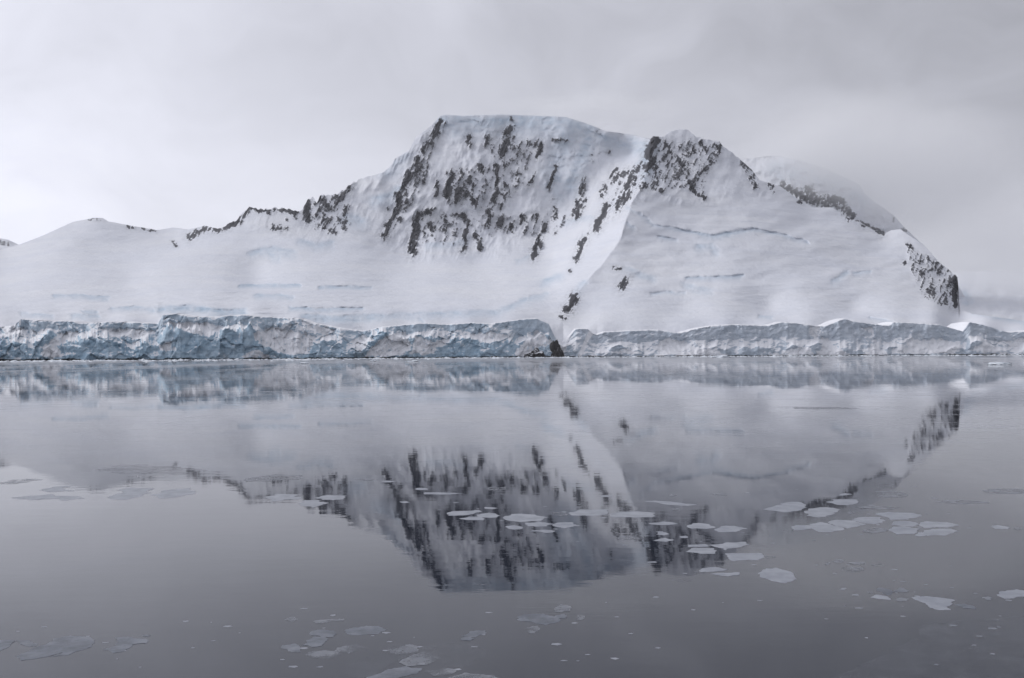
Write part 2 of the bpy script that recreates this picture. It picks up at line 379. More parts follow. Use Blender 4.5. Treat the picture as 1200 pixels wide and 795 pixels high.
D = fL(X, Y) * (1 - side) + fR(X, Y) * side

rockf = stroke_field(X + fbm(X / 8, Y / 10, 3, 86) * 3, Y + fbm(X / 10, Y / 8, 3, 87) * 3, [(p_, w_ * .82, d_) for p_, w_, d_ in ROCKS])
# gully aligned noise (features run from upper right to lower left on the face)
ca, sa = math.cos(R_(22)), math.sin(R_(22))
def gully(X, Y, s, stretch=2.4):
    u = X * ca + Y * sa; v = -X * sa + Y * ca
    return u / s, v / (s * stretch)
gu, gv = gully(X, Y, 5.0)
n1 = fbm(gu, gv, 4, 3, .6)
for poly, dens, soft in SPECKS:
    rockf = np.maximum(rockf, poly_field(X, Y, poly, soft) * dens)
gu2, gv2 = gully(X, Y, 2.2, 1.6)
n2 = fbm(gu2, gv2, 3, 77, .6)
n3 = fbm(X / 1.6, Y / 1.9, 2, 78)
ua, va = X * math.cos(R_(-38)) + Y * math.sin(R_(-38)), -X * math.sin(R_(-38)) + Y * math.cos(R_(-38))
shard = ridged(ua / 16 + n1 * .3, va / 5 + n1 * .3, 3, 79)
wxr, wyr = fbm(X / 12, Y / 12, 2, 84) * 2.0, fbm(X / 12, Y / 12, 2, 85) * 2.0
def shards(sx_, sy_, ang, seed):
    c_, s_ = math.cos(R_(ang)), math.sin(R_(ang))
    return voronoi(((X + wxr) * c_ + (Y + wyr) * s_) / sx_, (-(X + wxr) * s_ + (Y + wyr) * c_) / sy_, seed)[0] - .5
sh1, sh2, sh3 = shards(2.0, 8.5, 22, 801), shards(1.3, 4.6, 30, 802), shards(1.5, 5.0, -48, 803)
rock = np.minimum(rockf, 1.0) * 1.0 + (sh1 * .58 + sh2 * .46 + sh3 * .46 + n1 * .40) * smooth(0.05, .30, rockf) * (1 - .35 * smooth(.6, 1, rockf))
dustf = stroke_field(X, Y, [(p_, w_ * 2.0, d_ * .9) for p_, w_, d_ in ROCKS])
for poly, dens, soft in SPECKS:
    dustf = np.maximum(dustf, poly_field(X, Y, poly, soft) * dens * 1.5)
dustf = np.clip(smooth(.12, .9, dustf) * (.55 + sh2 * .6 + sh1 * .6), 0, 1)
tone = np.clip(.5 + sh3 * .7 + sh1 * .5, 0, 1)
rock = np.clip(rock - 0.11 + np.maximum(rockf - 1, 0) * 1.2, 0, 1.3)
ice = stroke_field(X + fbm(X / 9, Y / 5, 3, 21) * 4, Y + fbm(X / 14, Y / 9, 3, 22) * 1.8, [(p_, w_ * (1.25 if p_[0][1] < 330 or p_[0][0] > 640 else 1.6), d_ * (1 if p_[0][1] < 330 or p_[0][0] > 640 else 1.3)) for p_, w_, d_ in ICE_AND_SHADE], True)
ice = np.clip(ice * (1 + .8 * fbm(X / 11, Y / 6, 3, 41)), 0, 1)
face = np.clip(poly_field(X, Y, [(440, 290), (410, 220), (500, 130), (765, 140), (760, 210), (690, 270), (640, 300), (480, 310)], 12) +
               .7 * poly_field(X, Y, [(760, 170), (770, 140), (850, 160), (900, 230), (800, 240), (740, 235)], 8) +
               .6 * poly_field(X, Y, [(250, 262), (290, 235), (420, 205), (440, 250), (380, 290), (330, 275)], 8) +
               .6 * poly_field(X, Y, [(1060, 280), (1110, 300), (1126, 330), (1126, 360), (1090, 355), (1060, 310)], 5), 0, 1)
gu, gv = gully(X, Y, 16, 2.6)
relief = face * (ridged(gu, gv, 3, 50) * -13 + fbm(X / 9, Y / 9, 4, 51) * 5)
seracs = poly_field(X, Y, [(515, 130), (690, 138), (765, 160), (745, 185), (690, 195), (660, 215), (630, 200), (640, 165), (520, 158)], 8)
vv, gap = voronoi(X / 15 + fbm(X / 10, Y / 10, 2, 61) * .6, Y / 9 + fbm(X / 10, Y / 10, 2, 62) * .6, 63)
relief *= 1 - .65 * seracs
relief += seracs * ((vv - .5) * 6 + smooth(.25, 0, gap) * 2)
relief *= .35 + .95 * smooth(-.25, .35, fbm(X / 42, Y / 34, 3, 53))
relief += face * fbm(X / 34, Y / 30, 3, 54) * 26
relief += -smooth(.35, .7, rock) * (4 + 22 * sh1 + 14 * sh2) * face
plain = 1 - face
lowslope = smooth(300, 345, Y) * smooth(30, 4, bot[None] - Y * 0 - (bot[None] - 40)) if False else smooth(315, 350, Y)
relief += plain * (fbm(X / 90, Y / 30, 3, 81) * 30 * (1 - smooth(330, 370, Y)) + fbm(X / 36 + Y / 40, Y / 15, 2, 84) * 5 * (1 - smooth(330, 370, Y)) + fbm(X / 45, Y / 5, 4, 82) * (18 - 13 * smooth(560, 680, X)) * lowslope * (1 - smooth(365, 378, Y)))
relief += ice * (1 - face) * 16          # crevasses and schrunds are set back
relief *= smooth(0, 6, bot[None] - Y) 
D = D + relief
floor_ = shore_depth(XC)[None] + 46 + (bot[None] - Y) * 2.5      # the snow always starts behind the ice front
D = floor_ + np.log1p(np.exp(np.clip((D - floor_) / 14, -30, 30))) * 14 * (D - floor_ < 400) + (D - floor_) * (D - floor_ >= 400)
pos = at_depth(X, Y, D)
# far side: falls away behind the skyline down to below sea level
back = []
tp = pos[-1]
for k, (dd, fz) in enumerate([(15, .985), (50, .95), (120, .87), (260, .72), (500, .5), (900, .25), (1500, -.03)]):
    b_ = tp.copy(); b_[:, 1] += dd; b_[:, 0] *= (tp[:, 1] + dd) / tp[:, 1]; b_[:, 2] = tp[:, 2] * fz + fbm(XC / 40, XC * 0 + k * .35, 3, 91) * dd * .10
    back.append(b_)
pos_all = np.concatenate([pos, np.stack(back)], 0)
pad = lambda a: np.concatenate([a, np.repeat(a[-1:], len(back), 0) * 0.6], 0)
MAT_MOUNT = mountain_material('snow_and_rock')
grid_object('mountain', pos_all, MAT_MOUNT, {'rock': pad(rock), 'ice': pad(ice), 'tone': pad(tone), 'dust': pad(dustf)})

# ------------------------------------------------------------------ hills behind: hump in the cloud, snowfield at far right, tip at far left
def hill(name, sil, x0, x1, D_top, D_bot, drop, rocks, ices, seed, mat, step=1.25, nr=70, rough=14):
    xs = np.arange(x0, x1 + .1, step); t = np.linspace(0, 1, nr)[:, None]
    tp_ = curve(sil)(xs) + fbm(xs / 18, xs * 0, 3, seed) * .9
    Xh = np.repeat(xs[None], nr, 0); Yh = (tp_ + drop)[None] * (1 - t) + tp_[None] * t
    Dh = D_bot * (1 - t ** 1.4) + D_top * t ** 1.4 + fbm(Xh / 22, Yh / 14, 5, seed + 5) * rough * 4 + fbm(Xh / 6, Yh / 5, 4, seed + 8) * rough
    Rk = stroke_field(Xh, Yh, rocks) if rocks else np.zeros_like(Xh)
    a, c = gully(Xh, Yh, 3.2, 1.5)
    Rk = np.clip(Rk * .9 + fbm(a, c, 4, seed + 9, .6) * .8 * smooth(.08, .4, Rk), 0, 1.3)
    Ic = np.clip(stroke_field(Xh + fbm(Xh / 9, Yh / 9, 3, seed) * 6, Yh + fbm(Xh / 9, Yh / 9, 3, seed + 3) * 6, ices) * (1 + fbm(Xh / 6, Yh / 6, 3, seed + 2)), 0, 1) if ices else np.zeros_like(Xh)
    p = at_depth(Xh, Yh, Dh)
    last = p[-1]; ex = []
    for dd, fz in [(30, .98), (150, .88), (500, .55), (1300, -.02)]:
        q = last.copy(); q[:, 1] += dd; q[:, 2] *= fz; ex.append(q)
    p = np.concatenate([p, np.stack(ex)], 0)
    pd = lambda a_: np.concatenate([a_, np.repeat(a_[-1:], len(ex), 0) * .5], 0)
    return grid_object(name, p, mat, {'rock': pd(Rk), 'ice': pd(Ic), 'tone': pd(np.clip(.5 + fbm(a, c, 3, seed + 19) * .8, 0, 1))})

hill('mountain_behind', [(780, 235), (830, 200), (868, 187), (902, 183), (919, 184), (946, 190), (970, 199), (993, 209), (1008, 217), (1013, 226), (1024, 236), (1048, 253), (1061, 268), (1085, 290), (1120, 330), (1150, 380)],
     790, 1140, 2950, 2480, 95,
     [(zr((345, 172), (400, 200), (450, 225)), 5.5, .85), (zr((430, 190), (470, 225), (520, 235)), 8.0, .75), (zr((500, 220), (545, 225)), 6.5, .85), (zr((520, 212), (550, 220)), 4.5, .85), (zr((560, 250), (585, 275)), 6, .8), (zr((600, 295), (690, 335)), 4, .7), (zr((715, 265), (730, 290)), 4, .5), (zr((760, 320), (775, 330)), 3, .6)],
     [(zr((330, 110), (450, 120), (560, 160), (610, 190)), 12, .40), (zr((600, 180), (625, 215)), 7, .5)], 200, MAT_MOUNT)
hill('snowfield_behind', [(1080, 330), (1110, 319), (1150, 318), (1200, 319), (1300, 312), (1450, 300), (1700, 290)], 1085, 1700, 3900, 2000, 75, [(zr((955, 530), (985, 560)), 4, .0)], [(zr((955, 530), (985, 565)), 5, .4)], 300, MAT_MOUNT, step=2.5, nr=50, rough=20)
hill('hill', [(-300, 270), (-120, 276), (-40, 279), (0, 279), (10, 281), (22, 287), (40, 300)], -320, 40, 5200, 4600, 30, [([(0, 284), (8, 286)], 3, .7)], [], 400, MAT_MOUNT, step=2.5, nr=30, rough=30)

# ------------------------------------------------------------------ tidewater ice cliff
xs = np.arange(-400, 1600.1, 0.8); NV = 72
V = np.linspace(-0.03, 1, NV)[:, None]
Xq = np.repeat(xs[None], NV, 0); Vq = np.repeat(V, len(xs), 1)
nz = lambda s, seed, o=4: fbm(xs / s, xs * 0 + seed, o, seed)
leftness = 1 - smooth(560, 720, xs)
vb = np.clip(.30 + .30 * leftness - .10 * (1 - leftness) + nz(62, 501) * .85 + np.abs(nz(14, 502)) * -.25 * leftness + nz(6, 503, 3) * .04, .14, .90)
vt = np.clip(.70 + .08 * leftness - .12 * (1 - leftness) + nz(46, 511) * .40 + nz(9, 512, 3) * .05, .25, .95)
vt = np.maximum(vt, vb + .03 + np.clip(.06 + nz(25, 513) * .25, 0, .25))
vt = np.minimum(vt, .97); vb = np.minimum(vb, vt - .03)
vb_, vt_ = vb[None], vt[None]
ledge = smooth(-.015, .015, Vq - vb_) * (1 - smooth(-.015, .015, Vq - vt_))
tL = np.clip((Vq - vb_) / (vt_ - vb_), 0, 1)
S = (5 + 4 * leftness[None]) * np.clip(Vq / vb_, 0, 1) ** 1.3 + 20 * tL ** .8 + 7 * np.clip((Vq - vt_) / (1.0001 - vt_), 0, 1)
wx, wv = fbm(Xq / 18, Vq * 2, 2, 521) * .4, fbm(Xq / 18, Vq * 2, 2, 522) * .4
v1, g1 = voronoi(Xq / 21 + wx, Vq * 2.2 + wv, 531)
v2, g2 = voronoi(Xq / 4.5 + wx * 2, Vq * 6 + wv * 2, 532)
S = S + (v1 - .5) * (2 + 4 * leftness[None]) + (v2 - .5) * .9 * (1 - .75 * ledge) + smooth(.10, 0, g1) * .8 * leftness[None] + fbm(Xq / 5, Vq * 7, 4, 541) * .9 * (1 - .5 * ledge) + ridged(Xq / 20 + Vq * .8, Vq * 1.5, 3, 551) * -2
base_j = fbm(xs / 30, xs * 0 + .7, 4, 561) * 22 * .35
v3, g3 = voronoi(Xq / 11 + Vq * 1.3 + wx, Vq * 2.6 - Xq / 26 + wv, 535)
v4, g4 = voronoi(Xq / 30 - Vq * 1.1, Vq * 1.4 + Xq / 50, 536)
lw = .3 + .7 * leftness[None]
S = S + (v3 - .5) * 3.6 * lw + (v4 - .5) * 0 + fbm(Xq / 14 + Vq * 1.6, Vq * 2.8 - Xq / 34, 4, 537) * (3.0 + 2.2 * leftness[None]) + ridged(Xq / 26 - Vq * 1.6, Vq * 2.2 + Xq / 50, 3, 538) * -2.5
S = S + base_j[None]
# snow lies on the ledges, in fallen aprons and as streaks; the rest is bare blue ice
apron = smooth(-.02, .25, fbm(Xq / 30, Vq * 1.6, 4, 571) + .22 * (1 - leftness[None]))
snowm = np.clip(ledge * smooth(-.42, -.15, fbm(Xq / 9, Vq * 5, 4, 581)) + apron * smooth(-.1, .2, fbm(Xq / 6, Vq * 4, 3, 582)) * (1 - smooth(.6, .85, Vq)) * .95, 0, 1)
snowm = np.maximum(snowm, smooth(.22, .5, fbm(Xq / 5 + Vq * 2, Vq * 5, 4, 583)) * .7)
spur = stroke_field(Xq, 1 - Vq, [([(656, 0), (660, 1)], 8, 1)]) if False else np.exp(-((Xq - (662 - 10 * (1 - Vq))) / 8.0) ** 2) + np.exp(-((Xq - (693 - 14 * (1 - Vq))) / 3.0) ** 2)
snowm = snowm * (1 - .5 * smooth(.55, .75, v3 + .3 * fbm(Xq / 5, Vq * 5, 3, 539))) + .5 * smooth(.25, .1, v3 + .25 * fbm(Xq / 5, Vq * 5, 3, 540))
za = lambda ox, *p: [(ox + a / 2, 340 + c / 2) for a, c in p]
APRONS = [   # fallen snow cones and snow caught on shelves
    za(0, (385, 76), (440, 100), (490, 107), (525, 84), (480, 76), (400, 74)), za(0, (180, 95), (190, 104), (135, 128), (150, 160), (105, 162), (92, 150), (110, 120), (150, 98)),
    za(0, (590, 100), (640, 86), (700, 95), (742, 112), (722, 150), (660, 150), (610, 128)), za(0, (818, 120), (850, 104), (876, 110), (842, 147)), za(0, (848, 158), (880, 125), (905, 106), (950, 95), (966, 130), (940, 158)),
    za(0, (230, 90), (300, 90), (370, 94), (322, 112), (265, 103)), za(0, (555, 160), (600, 138), (645, 160)), za(0, (960, 150), (975, 104), (1012, 120), (1066, 108), (1010, 152)), za(0, (705, 70), (785, 94), (765, 108), (722, 92)),
    za(0, (1090, 104), (1150, 96), (1205, 110), (1140, 126)), za(0, (0, 84), (40, 78), (60, 92), (20, 104)), za(0, (370, 130), (400, 118), (412, 140), (385, 146)),
    za(600, (388, 158), (430, 138), (450, 133), (482, 138), (514, 158)), za(600, (715, 156), (728, 112), (740, 110), (760, 132), (800, 156)), za(600, (818, 156), (850, 118), (884, 156)), za(600, (880, 145), (940, 115), (1000, 113), (1062, 130), (1040, 150), (890, 150)),
    za(600, (596, 150), (690, 130), (715, 152), (620, 158)), za(600, (330, 134), (362, 110), (412, 122), (400, 150), (350, 146)), za(600, (1066, 144), (1110, 120), (1172, 152)), za(600, (0, 156), (22, 125), (62, 92), (98, 122), (60, 140), (30, 158)),
    za(600, (695, 108), (702, 84), (722, 84), (716, 112)), za(600, (225, 150), (260, 136), (320, 150)), za(600, (820, 88), (850, 84), (846, 106)), za(600, (1150, 120), (1200, 110), (1260, 130), (1180, 144))]
Yp = shore(xs)[None] * (1 - Vq) + cliff_top(xs)[None] * Vq
wa, wb = fbm(Xq / 7, Vq * 5, 4, 601) * 5.5, fbm(Xq / 7, Vq * 5, 4, 602) * 3.5
hand = np.zeros_like(Xq)
for pl in APRONS: hand = np.maximum(hand, poly_field(Xq + wa, Yp + wb, pl, 2.2))
S = S + hand * 6 * np.clip(Vq, 0, 1)
inframe = smooth(-30, -5, Xq) * (1 - smooth(1205, 1230, Xq))
snowm = np.maximum(hand * (.75 + .5 * fbm(Xq / 4, Vq * 6, 3, 603)), snowm * (1 - .62 * inframe))
dirt = smooth(.12, .42, fbm(Xq / 16, Vq * 3 + 2, 4, 604)) * smooth(.32, .05, Vq) * (1 - hand)
snowm = np.clip(np.maximum(snowm, spur), 0, 1)
icem = 1 - snowm
Dq = shore_depth(xs)[None] + S + 0.0
ytop = cliff_top(xs) + fbm(xs / 6, xs * 0, 3, 591) * .7
Yq = shore(xs)[None] * (1 - Vq) + ytop[None] * Vq
pq = at_depth(Xq, Yq, Dq)
# put the foot exactly at the water and below
pq[..., 2] -= (1 - np.clip(Vq, 0, 1)) ** 3 * (pq[1:2, :, 2] * 0 + (pq[2, :, 2])[None])
lip = []
for dd, dz in [(4, .7), (12, 1.3), (30, 1.6), (60, 0), (90, -8)]:
    e = pq[-1].copy(); e[:, 1] += dd; e[:, 2] += dz; lip.append(e)
pq = np.concatenate([pq, np.stack(lip)], 0)
z0 = np.zeros((len(lip), len(xs)))
icem = np.concatenate([icem, z0], 0)
blue = np.repeat((leftness * .75 + .25 + .25 * fbm(xs / 60, xs * 0, 2, 595))[None], pq.shape[0], 0)

m, nt = new_mat('glacier_ice'); b = NB(nt)
geo = b.n('ShaderNodeNewGeometry'); P = geo.outputs['Position']
sep = b.n('ShaderNodeSeparateXYZ', {'Vector': P}); nse = b.n('ShaderNodeSeparateXYZ', {'Vector': geo.outputs['Normal']})
mid = b.noise(P, 0.09, 5, .6); fine = b.noise(P, .45, 5, .65)
layer = b.noise(b.mapping(P, (0.03, 0.03, .55), (0, .12, 0)), 1.0, 4, .6)
bl = b.m('MULTIPLY', attr(b, 'blue'), b.m('SUBTRACT', 1.0, b.m('MULTIPLY', attr(b, 'upper'), .35)))
ice_a = b.mix(bl, (.49, .535, .60, 1), (.31, .45, .565, 1))
ice_b = b.mix(bl, (.62, .66, .715, 1), (.50, .62, .715, 1))
icec = b.mix(b.ramp(b.m('ADD', b.m('MULTIPLY', mid, .6), b.m('MULTIPLY', layer, .4)), .35, .66), ice_a, ice_b)
icec = b.mix(b.m('MULTIPLY', attr(b, 'upper'), .06), icec, (.74, .76, .81, 1))
icec = b.mix(b.ramp(fine, .60, .78, 0, .28), icec, (.18, .24, .31, 1))
sn = b.m('ADD', b.m('SUBTRACT', 1.0, attr(b, 'ice')), b.m('ADD', b.m('MULTIPLY', b.m('SUBTRACT', fine, .5), .7), b.ramp(nse.outputs[2], .6, .85, 0, .6)))
colr = b.mix(b.ramp(sn, .32, .72), icec, (.82, .83, .86, 1))
colr = b.mix(b.m('MULTIPLY', attr(b, 'dirt'), .45), colr, (.17, .19, .215, 1))
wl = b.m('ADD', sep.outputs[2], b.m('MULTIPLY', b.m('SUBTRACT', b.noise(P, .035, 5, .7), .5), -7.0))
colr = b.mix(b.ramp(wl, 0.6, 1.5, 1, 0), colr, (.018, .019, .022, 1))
bump = b.n('ShaderNodeBump', {'Height': b.m('ADD', mid, b.m('MULTIPLY', fine, .5)), 'Distance': 1.0, 'Strength': .35})
bs = b.n('ShaderNodeBsdfPrincipled', {'Base Color': colr, 'Roughness': .6, 'Normal': bump}); bs.inputs['Specular IOR Level'].default_value = .25
b.n('ShaderNodeOutputMaterial', {'Surface': bs})
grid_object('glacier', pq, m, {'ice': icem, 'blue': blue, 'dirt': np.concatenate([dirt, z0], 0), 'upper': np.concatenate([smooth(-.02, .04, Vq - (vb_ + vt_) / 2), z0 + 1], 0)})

# ------------------------------------------------------------------ water
m, nt = new_mat('calm_water'); b = NB(nt)
P = b.n('ShaderNodeNewGeometry').outputs['Position']
py = b.n('ShaderNodeSeparateXYZ', {'Vector': P}).outputs[1]
far = b.noise(b.mapping(P, (.016, .0022, 1)), 1.0, 5, .6)        # grease ice and brash drifting off the ice front
farm = b.m('MULTIPLY', b.ramp(far, .40, .66), b.ramp(py, 190, 520))
farm = b.m('MAXIMUM', farm, b.m('MULTIPLY', b.ramp(py, 480, 820), b.ramp(b.noise(b.mapping(P, (.006, .0016, 1), loc=(9, 4, 0)), 1.0, 4, .6), .3, .6, .25, 1.0)))
near = b.noise(b.mapping(P, (.05, .06, 1), loc=(5, 2, 0)), 1.0, 6, .62)
nearm = b.m('MULTIPLY', b.ramp(near, .52, .70), b.ramp(py, 62, 110))
lane = b.noise(b.mapping(P, (.02, .006, 1), loc=(1, 8, 0)), 1.0, 4, .6)
strk = b.noise(b.mapping(P, (.10, .16, 1), loc=(2, 3, 0)), 1.0, 5, .7)
strm = b.m('MULTIPLY', b.m('MULTIPLY', b.ramp(strk, .50, .62), b.ramp(py, 58, 130)), b.ramp(lane, .36, .60))
film = b.m('ADD', b.m('MULTIPLY', farm, .68), b.m('ADD', b.m('MULTIPLY', nearm, .20), b.m('MULTIPLY', strm, .40)), clamp=True)
rip = b.noise(b.mapping(P, (.35, .8, 1)), 1.0, 3, .55)
rip2 = b.noise(b.mapping(P, (.03, .05, 1)), 1.0, 3, .5)
bump = b.n('ShaderNodeBump', {'Height': b.m('ADD', b.m('MULTIPLY', b.m('MULTIPLY', rip, b.ramp(lane, .40, .62, .5, 2.2)), .0016), b.m('MULTIPLY', rip2, .016)), 'Distance': 1.0, 'Strength': 1.0})
bs = b.n('ShaderNodeBsdfPrincipled', {'Base Color': (.007, .011, .022, 1), 'Roughness': b.m('ADD', .018, b.m('MULTIPLY', b.ramp(near, .4, .7), .03)), 'IOR': 1.40, 'Normal': bump})
df = b.n('ShaderNodeBsdfPrincipled', {'Base Color': (.36, .375, .405, 1), 'Roughness': .5}); df.inputs['Specular IOR Level'].default_value = .2
b.n('ShaderNodeOutputMaterial', {'Surface': b.n('ShaderNodeMixShader', {0: film, 1: bs, 2: df})})
w = 30000
me = bpy.data.meshes.new('water')
me.from_pydata([(-w, -w, 0), (w, -w, 0), (w, w, 0), (-w, w, 0)], [], [(0, 1, 2, 3)]); me.materials.append(m)
o = bpy.data.objects.new('water', me); COL.objects.link(o); o['kind'] = 'structure'

# ------------------------------------------------------------------ drifting floes: every one a thing
def floe_material(name, c0, c1, thin):
    m, nt = new_mat(name); b = NB(nt)
    P = b.n('ShaderNodeNewGeometry').outputs['Position']
    n1_ = b.noise(b.mapping(P, (1.3, .9, 1)), 1.2, 5, .62); n2_ = b.noise(b.mapping(P, (.5, 2.2, 1)), 1.0, 4, .6)
    c = b.mix(b.ramp(b.m('ADD', b.m('MULTIPLY', n1_, .6), b.m('MULTIPLY', n2_, .4)), .36, .64), (*c0, 1), (*c1, 1))
    bump = b.n('ShaderNodeBump', {'Height': n1_, 'Distance': .02, 'Strength': .5})
    bs = b.n('ShaderNodeBsdfPrincipled', {'Base Color': c, 'Roughness': .55, 'Normal': bump}); bs.inputs['Specular IOR Level'].default_value = .25
    if thin < 1:
        tr = b.n('ShaderNodeBsdfTransparent')
        f = b.ramp(b.noise(b.mapping(P, (.8, .8, 1)), 1.0, 5, .65), .36, .60, thin * (.7 if thin > .8 else .12), thin)
        bs = b.n('ShaderNodeMixShader', {0: f, 1: tr, 2: bs})
    b.n('ShaderNodeOutputMaterial', {'Surface': bs})
    return m

FLOE_MATS = {
    'w': floe_material('snow_dusted_ice', (.245, .26, .29), (.345, .36, .395), 1),
    'g': floe_material('grey_ice', (.23, .245, .28), (.32, .335, .37), 1),
    'd': floe_material('wet_grey_ice', (.165, .18, .21), (.245, .26, .295), .92),
    't': floe_material('thin_ice', (.25, .265, .30), (.34, .355, .39), .65),
    'v': floe_material('skim_ice', (.20, .215, .245), (.29, .305, .34), .20),
}

def polygon_in(x0, y0, x1, y1, rnd):
    """irregular broken outline filling a box"""
    n = rnd.randint(5, 8); pts = []
    for k in range(n):
        a = 2 * math.pi * (k + rnd.uniform(-.32, .32)) / n
        c, s_ = math.cos(a), math.sin(a)
        r = rnd.uniform(.62, 1.15)
        q = (abs(c) ** 2.2 + abs(s_) ** 2.2) ** (-1 / 2.2)
        pts.append((c * r * q, s_ * r * q))
    mx = max(p[0] for p in pts); mn = min(p[0] for p in pts); my = max(p[1] for p in pts); ny = min(p[1] for p in pts)
    return [(x0 + (p[0] - mn) / (mx - mn) * (x1 - x0), y0 + (p[1] - ny) / (my - ny) * (y1 - y0)) for p in pts]

def roughen(P, rnd, depth, amp):
    for _ in range(depth):
        out = []
        for i, p in enumerate(P):
            q = P[(i + 1) % len(P)]
            e = Vector((q[0] - p[0], q[1] - p[1])); k = rnd.gauss(0, amp)
            out += [p, ((p[0] + q[0]) / 2 - e.y * k, (p[1] + q[1]) / 2 + e.x * k)]
        P = out
    return P

FL_N = [0]
def floe(poly, tone, label, group=None, thick=.007, name='ice_floe'):
    FL_N[0] += 1; rnd = random.Random(1000 + FL_N[0])
    a = np.array(poly, float)
    w = on_level(a[:, 0], a[:, 1], 0.0)
    c = w.mean(0)
    P = [(p[0] - c[0], p[1] - c[1]) for p in w]
    P = roughen(P, rnd, 4, .15 if group == SK else .085)
    ar = sum(p[0] * q[1] - q[0] * p[1] for p, q in zip(P, P[1:] + P[:1]))
    if ar < 0: P.reverse()
    zt = thick * rnd.uniform(.7, 1.3)
    bm = bmesh.new()
    def ring(k, z): return [bm.verts.new((p[0] * k, p[1] * k, z)) for p in P]
    r0, r1, r2 = ring(1.0, -.03), ring(1.0, zt * .25), ring(.985, zt)
    n = len(P)
    for A, B in (() if tone in 'tv' else ((r0, r1), (r1, r2))):
        for i in range(n): bm.faces.new((A[i], A[(i + 1) % n], B[(i + 1) % n], B[i]))
    bm.faces.new(r2)
    for v_ in [v_ for v_ in bm.verts if not v_.link_faces]: bm.verts.remove(v_)
    me = bpy.data.meshes.new(name); bm.to_mesh(me); bm.free()
    me.materials.append(FLOE_MATS[tone])
    o = bpy.data.objects.new(name, me); COL.objects.link(o)
    o.location = (c[0], c[1], 0)
    o['label'] = label; o['category'] = 'ice floe'
    if group: o['group'] = group
    return o

